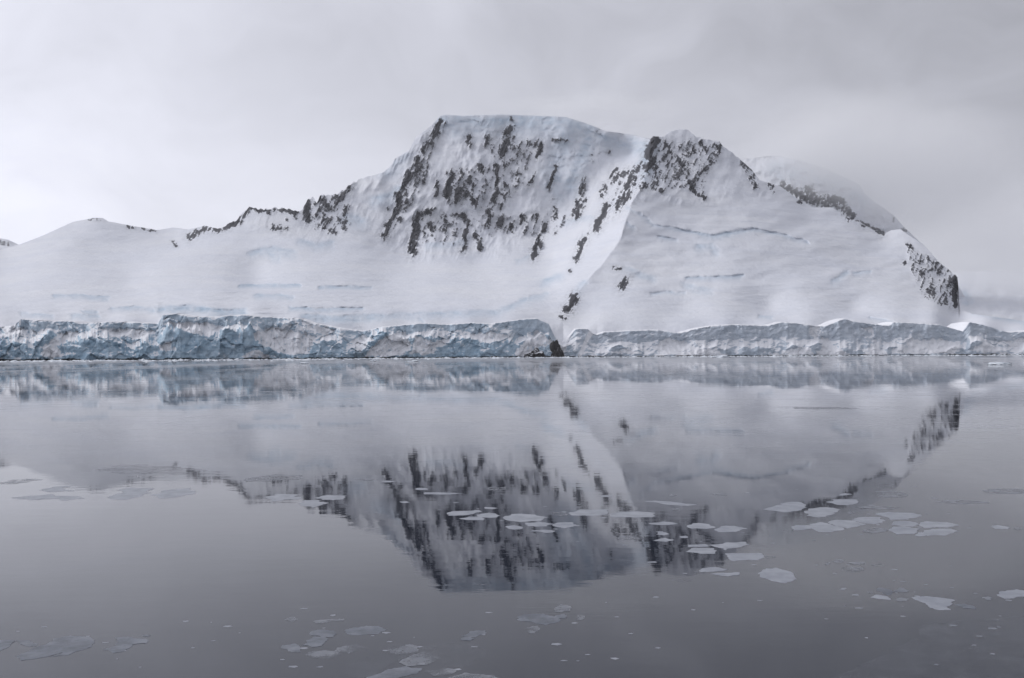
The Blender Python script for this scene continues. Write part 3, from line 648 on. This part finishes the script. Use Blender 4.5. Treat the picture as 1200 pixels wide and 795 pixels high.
FR = {'A': (420, 530, 4), 'B': (680, 530, 4), 'C': (860, 530, 3.529), 'E': (0, 690, 4), 'F': (300, 690, 2.857), 'G': (900, 650, 4), 'L': (0, 530, 2.857), 'P': (0, 0, 1)}
CF = 'floes across the reflected rock face'; RF = 'floes drifting below the reflected right hand ridge'; BL = 'floes at the lower left'; BC = 'floes at the bottom centre'; BR = 'floes at the lower right'; SK = 'skim ice patches left of the reflected face'
FLOES = [
    # frame, box or outline, tone, label, group
    ('A', [(415, 285), (440, 278), (565, 272), (579, 280), (540, 290), (480, 297), (420, 298)], 'w', 'long flat white floe at the left end of the row across the reflected face', CF),
    ('A', (552, 284, 667, 308), 'w', 'small white floe touching the leftmost long floe in the central row', CF),
    ('A', (472, 303, 592, 320), 'g', 'narrow grey floe just below the leftmost long floe of the central row', CF),
    ('A', [(685, 300), (720, 291), (830, 294), (890, 306), (860, 322), (760, 329), (690, 318)], 'w', 'broadest pale floe in the middle of the central row', CF),
    ('A', (778, 325, 920, 350), 'g', 'grey floe overlapping the lower right of the broadest central floe', CF),
    ('A', (688, 343, 772, 363), 'g', 'small grey floe beneath the broadest central floe', CF),
    ('A', (788, 364, 926, 378), 'g', 'thin sliver floe lowest in the central row', CF),
    ('A', (908, 329, 1042, 358), 'g', 'rounded grey floe right of the broadest central floe', CF),
    ('A', (908, 281, 988, 301), 't', 'faint little floe between the broadest central floe and its long right neighbour', CF),
    ('A', [(985, 285), (1040, 269), (1170, 268), (1168, 290), (1100, 299), (1000, 297)], 'w', 'long pale floe left of the brightest floe in the central row', CF),
    ('A', (308, 189, 492, 199), 'g', 'long hairline strip of ice above the central row of floes', CF),
    ('A', (264, 168, 327, 179), 'g', 'short thin ice sliver on the dark left gully of the reflected face', CF),
    ('A', (598, 163, 692, 181), 't', 'thin broken ice sliver above the middle of the central row', CF),
    ('A', (192, 231, 242, 240), 'g', 'tiny ice sliver on the far left gully of the reflected face', CF),
    ('A', (590, 257, 652, 268), 'g', 'little ice sliver just above the second floe of the central row', CF),
    ('A', (100, 134, 182, 142), 'g', 'thin ice streak at the top of the leftmost reflected gully', CF),
    ('A', (-30, 124, 96, 134), 't', 'faint long ice streak left of the reflected face', CF),
    ('A', (1132, 202, 1192, 210), 'g', 'tiny ice streak on the reflected spur above the brightest floe', CF),
    ('B', [(140, 298), (180, 281), (250, 278), (350, 284), (352, 300), (290, 306), (150, 306)], 'w', 'brightest pale floe at the right end of the central row', CF),
    ('B', [(303, 232), (350, 228), (470, 238), (548, 247), (500, 252), (400, 245)], 'g', 'long thin slanting floe alone above the summit rocks reflection', CF),
    ('B', (318, 326, 462, 343), 'g', 'thin floe just right of and below the brightest floe', CF),
    ('B', (500, 332, 632, 359), 'w', 'pale pointed floe right of the reflected summit rocks', CF),
    ('B', (628, 345, 784, 376), 'g', 'flat grey floe furthest right in the central group', CF),
    ('B', (354, 372, 417, 391), 'g', 'small grey floe above the little white one on the reflected summit rocks', CF),
    ('B', (342, 402, 442, 421), 'w', 'little white floe lying on the dark reflected summit rocks', CF),
    ('B', (158, 391, 302, 412), 't', 'faint thin floe under the brightest floe', CF),
    ('B', (462, 392, 508, 403), 'g', 'tiny grey floe above the lens shaped white floe', CF),
    ('B', (495, 449, 642, 477), 'w', 'lens shaped white floe at the foot of the reflected summit rocks', CF),
    ('B', [(600, 436), (680, 425), (775, 421), (795, 432), (740, 448), (680, 461)], 'w', 'broad pale floe above right of the lens shaped one', CF),
    ('B', (500, 432, 604, 445), 'g', 'thin grey floe joining the broad pale floe on its left', CF),
    ('B', (678, 473, 864, 512), 'g', 'large grey floe below the broad pale floe', CF),
    ('B', (858, 487, 918, 500), 't', 'faint scrap right of the large grey floe under the broad pale one', CF),
    ('B', (563, 539, 692, 563), 'g', 'upper of two grey floes beneath the reflected right summit', CF),
    ('B', (608, 564, 748, 583), 'g', 'lower of two grey floes beneath the reflected right summit', CF),
    ('B', [(833, 570), (870, 546), (920, 543), (985, 560), (1012, 592), (960, 615), (900, 605), (850, 588)], 'g', 'isolated streaked grey floe of thin layered plates right of the summit reflection', CF),
    ('B', (414, 196, 457, 207), 't', 'left of two faint specks high above the slanting thin floe', CF),
    ('B', (608, 193, 688, 203), 't', 'right of two faint specks high above the slanting thin floe', CF),
    ('B', (428, 262, 470, 275), 't', 'faint speck just below the slanting thin floe', CF),
    ('B', (312, 513, 362, 519), 'g', 'tiny sliver in the darkest notch below the reflected summit rocks', CF),
    ('B', (860, 158, 0, 0), '', '', None),
    ('C', [(120, 238), (190, 212), (270, 206), (300, 216), (280, 240), (210, 249)], 'g', 'leftmost wide grey floe of the right hand group', RF),
    ('C', [(288, 248), (310, 234), (380, 228), (436, 236), (420, 255), (350, 270), (300, 262)], 'w', 'whitest floe against the dark reflected ridge rocks', RF),
    ('C', (380, 195, 517, 220), 'g', 'grey floe behind the whitest one on the reflected ridge rocks', RF),
    ('C', (500, 225, 687, 238), 't', 'faint long strip at the back of the right hand group', RF),
    ('C', (468, 245, 508, 258), 't', 'small faint scrap right of the whitest ridge floe', RF),
    ('C', [(583, 258), (640, 248), (740, 252), (775, 266), (720, 279), (650, 280)], 'g', 'large flat floe at the back right of the right hand group', RF),
    ('C', (488, 269, 628, 298), 'g', 'grey floe in the centre of the right hand group behind the angular pair', RF),
    ('C', [(388, 292), (420, 280), (500, 284), (547, 298), (470, 316), (420, 304)], 'w', 'right one of two bright angular floes in the right hand group', RF),
    ('C', [(315, 300), (360, 289), (410, 303), (458, 318), (400, 332), (352, 330)], 'w', 'left one of two bright angular floes in the right hand group', RF),
    ('C', (238, 303, 337, 323), 'g', 'pointed grey floe left of the two bright angular floes', RF),
    ('C', (200, 318, 248, 331), 't', 'faint scrap at the far left end of the right hand group', RF),
    ('C', (653, 285, 763, 309), 'g', 'round grey floe in front of the large flat back right floe', RF),
    ('C', [(762, 300), (800, 287), (880, 290), (932, 303), (880, 312), (790, 314)], 'w', 'upper of the two pale floes at the right end of the right hand group', RF),
    ('C', (638, 308, 772, 341), 'g', 'wide grey floe at the front of the right hand group', RF),
    ('C', (532, 313, 637, 336), 't', 'faint rounded floe at the front beside the wide grey one', RF),
    ('C', [(782, 330), (820, 318), (900, 317), (935, 328), (880, 344), (800, 347)], 'w', 'lower of the two pale floes at the right end of the right hand group', RF),
    ('C', (748, 333, 803, 349), 'g', 'small scrap tucked left of the lower pale right end floe', RF),
    ('C', [(1065, 308), (1090, 302), (1140, 310), (1135, 318), (1080, 317)], 'w', 'lone small white floe near the right edge of the water', RF),
    ('C', (1153, 311, 1187, 322), 't', 'faint speck right of the lone small white floe', RF),
    ('C', (584, 160, 712, 189), 't', 'faint wide floe above the right hand group under the reflected ridge', RF),
    ('C', (434, 170, 490, 180), 'g', 'small sliver over the little dark reflected rock', RF),
    ('C', (594, 130, 667, 150), 'v', 'barely visible film of ice highest above the right hand group', RF),
    ('C', (404, 443, 457, 458), 't', 'left upper scrap of the faint scatter below the right hand group', BR),
    ('C', (374, 456, 402, 467), 't', 'leftmost speck of the faint scatter below the right hand group', BR),
    ('C', (470, 455, 552, 466), 't', 'middle strip of the faint scatter below the right hand group', BR),
    ('C', (444, 476, 542, 496), 't', 'lowest strip of the faint scatter below the right hand group', BR),
    ('C', (564, 459, 627, 473), 't', 'rightmost scrap of the faint scatter below the right hand group', BR),
    ('C', (590, 562, 652, 579), 'g', 'back left floe of the small cluster beside the bright wedge', BR),
    ('C', (604, 573, 676, 592), 'g', 'middle floe of the small cluster beside the bright wedge', BR),
    ('C', (659, 561, 727, 580), 'g', 'back right floe of the small cluster beside the bright wedge', BR),
    ('C', [(565, 600), (590, 590), (630, 596), (648, 611), (600, 608)], 'w', 'bright front left floe of the small cluster beside the wedge', BR),
    ('C', (550, 576, 584, 586), 't', 'faint speck left of the small cluster beside the wedge', BR),
    ('C', (664, 603, 726, 620), 't', 'faint floe between the small cluster and the bright wedge', BR),
    ('C', [(735, 600), (800, 597), (870, 604), (915, 613), (900, 632), (898, 653), (850, 654), (800, 632), (760, 614)], 'w', 'bright wedge shaped floe at the lower right', BR),
    ('C', [(910, 630), (950, 628), (990, 636), (1003, 648), (950, 645)], 'g', 'slim floe off the right tip of the bright wedge', BR),
    ('C', (1037, 597, 1072, 613), 'g', 'small scrap left of the floe cut by the right edge', BR),
    ('C', [(1085, 590), (1110, 576), (1170, 568), (1230, 575), (1240, 595), (1170, 600), (1120, 607)], 'w', 'bright rough floe cut off by the right edge', BR),
    ('C', (1074, 690, 1104, 702), 't', 'small faint speck below the floe cut by the right edge', BR),
    ('G', (715, 326, 890, 366), 'v', 'dim translucent floe below the bright wedge', BR),
    ('G', (888, 520, 1002, 560), 'v', 'dim translucent floe nearest the bottom right corner', BR),
    ('E', [(-90, 250), (-20, 240), (40, 240), (78, 244), (45, 272), (0, 292), (-80, 300)], 'g', 'grey floe cut off by the left edge of the picture', BL),
    ('E', (80, 243, 178, 272), 'g', 'small grey floe beside the one cut by the left edge', BL),
    ('E', [(73, 318), (130, 295), (215, 262), (250, 235), (330, 220), (420, 228), (445, 255), (400, 285), (320, 312), (240, 320), (296, 299), (180, 327), (100, 338)], 'g', 'largest grey floe at the lower left', BL),
    ('E', [(482, 288), (540, 270), (556, 250), (540, 230), (600, 225), (640, 235), (692, 240), (685, 258), (620, 262), (580, 295), (530, 303)], 'g', 'crooked bow tie shaped floe at the lower left', BL),
    ('E', (668, 215, 707, 226), 'g', 'tiny scrap at the upper tip of the crooked bow tie floe', BL),
    ('F', (92, 95, 142, 112), 't', 'small faint floe at upper left of the bottom centre group', BC),
    ('F', [(190, 110), (240, 104), (296, 101), (298, 108), (230, 116), (195, 117)], 't', 'slim faint strip floe at the top of the bottom centre group', BC),
    ('F', [(300, 138), (330, 130), (410, 126), (437, 138), (410, 152), (340, 157), (304, 152)], 'g', 'clear oblong grey floe in the bottom centre group', BC),
    ('F', (180, 138, 270, 163), 'g', 'grey floe left of the clear oblong one', BC),
    ('F', (153, 161, 238, 196), 'g', 'stacked grey floe under its twin left of the oblong one', BC),
    ('F', (84, 184, 152, 213), 'g', 'leftmost small grey floe of the bottom centre group', BC),
    ('F', (163, 207, 288, 237), 't', 'faint wide floe at lower left of the bottom centre group', BC),
    ('F', (263, 187, 369, 218), 't', 'rimmed round floe below the clear oblong one', BC),
    ('F', [(690, 160), (715, 144), (768, 140), (770, 150), (735, 163)], 'g', 'upper of a pair of small slanted floes right of bottom centre', BC),
    ('F', (684, 162, 732, 175), 'g', 'lower of a pair of small slanted floes right of bottom centre', BC),
    ('F', [(872, 96), (900, 87), (960, 85), (1020, 104), (970, 124), (930, 115), (880, 107)], 'g', 'largest floe of the small cluster right of bottom centre', BC),
    ('F', (998, 53, 1060, 80), 't', 'uppermost faint floe of the small cluster right of bottom centre', BC),
    ('F', (998, 84, 1042, 101), 'g', 'small floe in the middle of the cluster right of bottom centre', BC),
    ('F', (908, 124, 952, 151), 't', 'lowest faint floe of the small cluster right of bottom centre', BC),
    ('F', (1072, 88, 1104, 106), 't', 'faint scrap at the right end of the cluster right of bottom centre', BC),
    ('F', [(300, 280), (340, 240), (420, 205), (470, 190), (540, 200), (545, 220), (440, 260), (400, 285), (380, 300), (310, 300)], 'v', 'dim cracked pan at the left of the bottom edge', BC),
    ('F', [(440, 205), (500, 190), (540, 192), (545, 212), (490, 222), (450, 218)], 't', 'back left plate of the cracked pan at the bottom edge', BC),
    ('F', [(480, 245), (520, 225), (560, 212), (620, 216), (622, 232), (570, 258), (510, 262)], 't', 'middle plate of the cracked pan at the bottom edge', BC),
    ('F', [(370, 296), (430, 275), (500, 260), (556, 266), (540, 285), (470, 302), (380, 308)], 'g', 'brightest long plate at the bottom edge of the cracked pan', BC),
    ('F', [(562, 278), (620, 270), (672, 272), (655, 288), (590, 292)], 't', 'small plate right of the brightest one at the bottom edge', BC),
    ('F', [(640, 300), (700, 282), (800, 290), (830, 310), (720, 318), (650, 312)], 't', 'plate cut by the bottom edge right of the cracked pan', BC),
    ('F', [(560, 195), (640, 180), (740, 190), (780, 215), (700, 265), (640, 262), (640, 225), (570, 205)], 'v', 'dim film of ice behind the cracked pan', BC),
    ('L', [(40, 152), (100, 146), (170, 140), (240, 148), (285, 156), (220, 163), (130, 160), (90, 158)], 'g', 'front ragged grey patch across the white left reflection', SK),
    ('L', [(130, 128), (180, 116), (232, 114), (220, 126), (250, 131), (180, 134)], 'g', 'smaller ragged grey patch behind the front one on the white left reflection', SK),
    ('L', [(-60, 104), (30, 98), (120, 88), (145, 92), (90, 102), (0, 108)], 't', 'long thin grey patch cut by the left edge on the white reflection', SK),
    ('L', [(368, 148), (390, 128), (440, 118), (498, 128), (480, 145), (430, 160), (385, 158)], 'g', 'left of two grey patches under the reflected low ridge', SK),
    ('L', [(522, 148), (540, 132), (580, 124), (640, 120), (655, 132), (610, 148), (545, 156)], 'g', 'right of two grey patches under the reflected low ridge', SK),
    ('L', [(310, 60), (420, 42), (560, 46), (700, 60), (640, 76), (520, 70), (470, 88), (400, 72)], 'v', 'wide pale film of ice on the reflected left snow slope', SK),
    ('L', [(820, 90), (910, 76), (1015, 78), (1000, 92), (900, 100)], 't', 'upper pale sheet left of the reflected dark tower', SK),
    ('L', [(862, 152), (930, 140), (1014, 142), (1000, 158), (920, 165)], 'g', 'middle pale sheet left of the reflected dark tower', SK),
    ('L', [(1058, 152), (1090, 144), (1162, 146), (1150, 158), (1080, 160)], 'g', 'pale sheet crossing the base of the reflected dark tower', SK),
    ('L', [(1004, 178), (1020, 161), (1080, 160), (1090, 174), (1050, 185)], 'g', 'small pale sheet in front of the reflected dark tower', SK),
    ('P', [(930, 830), (985, 790), (1040, 765), (1075, 738), (1130, 725), (1230, 716), (1260, 760), (1240, 830)], 'v', 'broad dim sheet of new ice filling the bottom right corner', BR),
    ('P', (930, 477, 1010, 480), 't', 'faint far streak left of the reflected cliff rock at right', 'faint far ice streaks'),
    ('P', (1150, 573, 1215, 579), 't', 'faint streak at the right edge above the lone white floe', 'faint far ice streaks'),
    ('P', (1095, 586, 1160, 591), 't', 'faint streak above and left of the lone white floe', 'faint far ice streaks'),
]
for fr, sh, tone, lab, grp in FLOES:
    if not tone: continue
    ox, oy, k = FR[fr]
    if grp == SK: tone = {'g': 'w'}.get(tone, tone)
    if grp in (BL, BC, BR): tone = {'w': 'g', 'g': 'd'}.get(tone, tone)
    rnd = random.Random(str(sh) + 'b')
    poly = sh if isinstance(sh, list) else polygon_in(*sh, rnd)
    floe([(ox + p[0] / k, oy + p[1] / k) for p in poly], tone, lab, grp)

# ------------------------------------------------------------------ small bergs, shore rocks, brash along the ice front
def lump(seed, sx, sy, sz, sub=3, jag=.35, flat=-.25):
    rnd = random.Random(seed)
    bm = bmesh.new(); bmesh.ops.create_icosphere(bm, subdivisions=sub, radius=1)
    co = np.array([v.co[:] for v in bm.verts])
    n_ = fbm(co[:, 0] * 1.4 + seed * 3.1, co[:, 1] * 1.4 + co[:, 2] * 1.1 + seed, 4, seed)
    n2_ = ridged(co[:, 0] * 1.1 + seed * 1.7, co[:, 2] * 1.3 + co[:, 1] * .7, 3, seed + 5)
    for v, a, c in zip(bm.verts, n_, n2_):
        k = 1 + a * jag * 1.6 + c * jag * .5
        v.co = Vector((v.co.x * k * sx, v.co.y * k * sy, max(v.co.z * k, flat) * sz))
    return bm

m, nt = new_mat('berg_ice'); b = NB(nt)
P = b.n('ShaderNodeNewGeometry').outputs['Position']
c = b.mix(b.ramp(b.noise(P, 1.2, 4, .6), .4, .65), (.60, .66, .71, 1), (.80, .82, .85, 1))
bs = b.n('ShaderNodeBsdfPrincipled', {'Base Color': c, 'Roughness': .55}); b.n('ShaderNodeOutputMaterial', {'Surface': bs}); M_BERG = m
m, nt = new_mat('shore_rock'); b = NB(nt)
P = b.n('ShaderNodeNewGeometry'); nzr = b.n('ShaderNodeSeparateXYZ', {'Vector': P.outputs['Normal']}).outputs[2]
nn = b.noise(P.outputs['Position'], .5, 5, .65)
c = b.mix(nn, (.018, .018, .02, 1), (.085, .08, .078, 1))
c = b.mix(b.ramp(b.m('ADD', nzr, b.m('MULTIPLY', b.m('SUBTRACT', nn, .5), 1.2)), .62, .80), c, (.74, .76, .8, 1))
bs = b.n('ShaderNodeBsdfPrincipled', {'Base Color': c, 'Roughness': .85}); b.n('ShaderNodeOutputMaterial', {'Surface': bs}); M_ROCK = m

def put(name, bm, mat, loc, label, cat, group=None):
    me = bpy.data.meshes.new(name); bm.to_mesh(me); bm.free(); me.materials.append(mat)
    o = bpy.data.objects.new(name, me); COL.objects.link(o); o.location = loc
    o['label'] = label; o['category'] = cat
    if group: o['group'] = group
    return o

for i, (x, y, wpx, hpx, lab) in enumerate([
        (1171, 427.6, 23, 3.4, 'low white berg bit floating off the right end of the ice front'),
        (357, 426.6, 10, 2.2, 'small white berg bit at left off the bluest stretch of ice front'),
        (437, 423.8, 7, 1.6, 'tiny white berg bit left of the pair in mid bay'),
        (479, 424.6, 8, 1.6, 'left white berg bit of the pair in mid bay'),
        (487, 424.0, 9, 1.8, 'right white berg bit of the pair in mid bay'),
        (66, 430, 5, 1.4, 'small dark bottomed ice chunk near the left edge of the bay'),
        (846, 419.2, 18, 3.0, 'white ice heap at the toe of the broad snow apron at right')]):
    p = on_level(x, y, 0.0); k = p[1] / FPX
    put('berg_bit', lump(40 + i, wpx * k / 2, wpx * k / 3, hpx * k * .8, 3, .4), M_BERG, (p[0], p[1], 0), lab, 'berg bit', 'berg bits off the ice front')
for i, (x, wpx, hpx, lab) in enumerate([
        (651, 13, 17, 'tall dark snow capped rock at the foot of the spur'),
        (629, 15, 9, 'low dark rock at the waterline left of the tall one'),
        (619, 8, 4, 'lowest dark rock at the waterline furthest left below the spur')]):
    p = at_depth(x, float(shore(x)), sd(x) - 6 - 2 * i); k = p[1] / FPX
    put('shore_rock', lump(60 + i, wpx * k / 2, wpx * k / 2, hpx * k * .92, 4, .5, -.1), M_ROCK, (p[0], p[1], 0), lab, 'rock', 'dark rocks where the spur meets the water')

rnd = random.Random(5); bmB = bmesh.new()
for k in range(4200):
    x = rnd.uniform(-300, 1500)
    off = abs(rnd.gauss(0, 60)) + 3
    D_ = sd(x) - off + 8
    cl_ = float(fbm(np.array([x / 30.0]), np.array([off / 60.0]), 3, 77)[0])
    if cl_ < -.12 and rnd.random() < .8: continue
    px_ = float(ray(x, 420)[0] / ray(x, 420)[1]) * D_
    s_ = rnd.uniform(.4, 1.3) * (2.2 if rnd.random() < .10 else 1)
    vs_ = [bmB.verts.new((px_ + math.cos(a) * s_ * rnd.uniform(.8, 2.2), D_ + math.sin(a) * s_ * rnd.uniform(.8, 1.8), -.05)) for a in (0, 1.3, 2.5, 3.7, 5.0)]
    tp_ = bmB.verts.new((px_ + rnd.uniform(-.4, .4) * s_, D_ + rnd.uniform(-.4, .4) * s_, s_ * rnd.uniform(.25, .7)))
    for i in range(5): bmB.faces.new((vs_[i], vs_[(i + 1) % 5], tp_))
me = bpy.data.meshes.new('brash_ice'); bmB.to_mesh(me); bmB.free(); me.materials.append(M_BERG)
o = bpy.data.objects.new('brash_ice', me); COL.objects.link(o); o['kind'] = 'stuff'
# crumbs of ice scattered round the floes
cents = [q for q in bpy.data.objects if q.get('category') == 'ice floe' and q['group'] != SK]
bmB = bmesh.new()
for k in range(200):
    q = rnd.choice(cents); r_ = abs(rnd.gauss(0, 1.5)) + .5; a0 = rnd.uniform(0, 6.28); s_ = rnd.uniform(.02, .09) * (1 + q.location.y / 70)
    cx_, cy_ = q.location.x + math.cos(a0) * r_ * 2.2, q.location.y + math.sin(a0) * r_
    vs_ = [bmB.verts.new((cx_ + math.cos(a) * s_ * rnd.uniform(.7, 1.6), cy_ + math.sin(a) * s_ * rnd.uniform(.5, 1.1), 0.0025 + k * 2e-6)) for a in (0, 1.2, 2.4, 3.5, 4.9)]
    bmB.faces.new(vs_)
me = bpy.data.meshes.new('ice_crumbs'); bmB.to_mesh(me); bmB.free(); me.materials.append(FLOE_MATS['g'])
o = bpy.data.objects.new('ice_crumbs', me); COL.objects.link(o); o['kind'] = 'stuff'

# ------------------------------------------------------------------ haze over the bay, cloud on the eastern hump
m, nt = new_mat('thin_haze'); b = NB(nt)
vs = b.n('ShaderNodeVolumeScatter', {'Color': (.97, .975, 1, 1), 'Density': 3.6e-5, 'Anisotropy': .1})
b.n('ShaderNodeOutputMaterial', {'Volume': vs})
me = bpy.data.meshes.new('haze'); bm = bmesh.new(); bmesh.ops.create_cube(bm, size=1)
for v in bm.verts: v.co = Vector((v.co.x * 14000, 500 + (v.co.y + .5) * 9000, .5 + (v.co.z + .5) * 1100))
bm.to_mesh(me); bm.free(); me.materials.append(m)
o = bpy.data.objects.new('haze', me); COL.objects.link(o); o['kind'] = 'structure'

def cloud(name, c, r, dens, seed):
    m, nt = new_mat('cloud_vapour'); b = NB(nt)
    tc = b.n('ShaderNodeTexCoord').outputs['Object']
    ln = b.n('ShaderNodeVectorMath', {0: tc}, operation='LENGTH').outputs['Value']
    nn = b.noise(b.mapping(tc, (2.2, 1.4, 1.8), loc=(seed, seed * 2, 0)), 1.0, 3, .55)
    dd = b.m('MULTIPLY', b.ramp(ln, .98, .25), b.ramp(nn, .32, .62, .35, 1.0))
    vs = b.n('ShaderNodeVolumeScatter', {'Color': (.998, .998, 1, 1), 'Density': b.m('MULTIPLY', dd, dens), 'Anisotropy': 0.0})
    b.n('ShaderNodeOutputMaterial', {'Volume': vs})
    me = bpy.data.meshes.new(name); bm = bmesh.new(); bmesh.ops.create_icosphere(bm, subdivisions=3, radius=1); bm.to_mesh(me); bm.free(); me.materials.append(m)
    o = bpy.data.objects.new(name, me); COL.objects.link(o); o.location = c; o.scale = r; o['kind'] = 'structure'
cc = at_depth(1010, 195, 2800)
cloud('cloud', cc, (520, 330, 250), .0085, 3)
cloud('cloud', at_depth(1230, 295, 3000), (600, 850, 230), .0030, 5)
cloud('cloud', at_depth(690, 128, 3050), (330, 160, 60), .009, 8)

# ------------------------------------------------------------------ sky and light
world = bpy.data.worlds.new('World'); scene.world = world; world.use_nodes = True
nt = world.node_tree; nt.nodes.clear(); b = NB(nt)
SUN_EL, SUN_AZ = R_(38), R_(-70)      # sun veiled by cloud, off to the left and a little in front
sky = b.n('ShaderNodeTexSky', sky_type='NISHITA', sun_disc=False, sun_elevation=SUN_EL, sun_rotation=SUN_AZ)
bg1 = b.n('ShaderNodeBackground', {'Color': sky, 'Strength': .1})
G = b.n('ShaderNodeTexCoord').outputs['Generated']
sp = b.n('ShaderNodeSeparateXYZ', {'Vector': G})
sx, sy, sz = sp.outputs
wp = b.n('ShaderNodeTexNoise', {'Vector': G, 'Scale': 3.0, 'Detail': 3.0})
Gw = b.n('ShaderNodeVectorMath', {0: wp.outputs['Color'], 1: (.35, .35, .35), 2: G}, operation='MULTIPLY_ADD').outputs[0]
cl = b.noise(b.mapping(Gw, (1.6, 1.6, 3.6), (0, .25, 0)), 1.9, 5, .5)
cl2 = b.noise(b.mapping(Gw, (2.6, 2.6, 5.5), (0, -.2, 0), (3, 1, 7)), 3.2, 6, .55)
lum = b.m('ADD', .685, b.m('MULTIPLY', sx, -.42))
lum = b.m('ADD', lum, b.m('MULTIPLY', b.ramp(sx, .05, -.40), b.ramp(sz, .29, .12, 0, .11)))
lum = b.m('SUBTRACT', lum, b.ramp(sz, .16, .36, 0, .07))
lum = b.m('ADD', lum, b.ramp(sz, .40, .95, 0, .12))
lum = b.m('ADD', lum, b.ramp(sy, -.1, -.9, 0, -.20))
lum = b.m('ADD', lum, b.m('MULTIPLY', b.m('SUBTRACT', cl, .5), .34))
lum = b.m('ADD', lum, b.m('MULTIPLY', b.m('SUBTRACT', cl2, .5), .20))
tint = b.n('ShaderNodeCombineColor', {0: b.m('MULTIPLY', lum, .980), 1: b.m('MULTIPLY', lum, .995), 2: b.m('MULTIPLY', lum, 1.115)})
bg2 = b.n('ShaderNodeBackground', {'Color': tint.outputs[0], 'Strength': 1.0})
mx = b.n('ShaderNodeMixShader', {0: .97, 1: bg1, 2: bg2})
b.n('ShaderNodeOutputWorld', {'Surface': mx})
sun_d = bpy.data.lights.new('sun', 'SUN'); sun_d.energy = 1.25; sun_d.angle = R_(25); sun_d.color = (1, .98, .955)
sun = bpy.data.objects.new('sun', sun_d); COL.objects.link(sun)
d = Vector((math.sin(SUN_AZ) * math.cos(SUN_EL), math.cos(SUN_AZ) * math.cos(SUN_EL), math.sin(SUN_EL)))
sun.rotation_euler = d.to_track_quat('Z', 'Y').to_euler()

scene.view_settings.view_transform = 'Standard'; scene.view_settings.look = 'None'; scene.view_settings.exposure = 0
scene.cycles.use_denoising = True
scene.cycles.max_bounces = 8; scene.cycles.diffuse_bounces = 2; scene.cycles.glossy_bounces = 3; scene.cycles.volume_bounces = 8; scene.cycles.volume_max_steps = 64; scene.cycles.volume_step_rate = 2
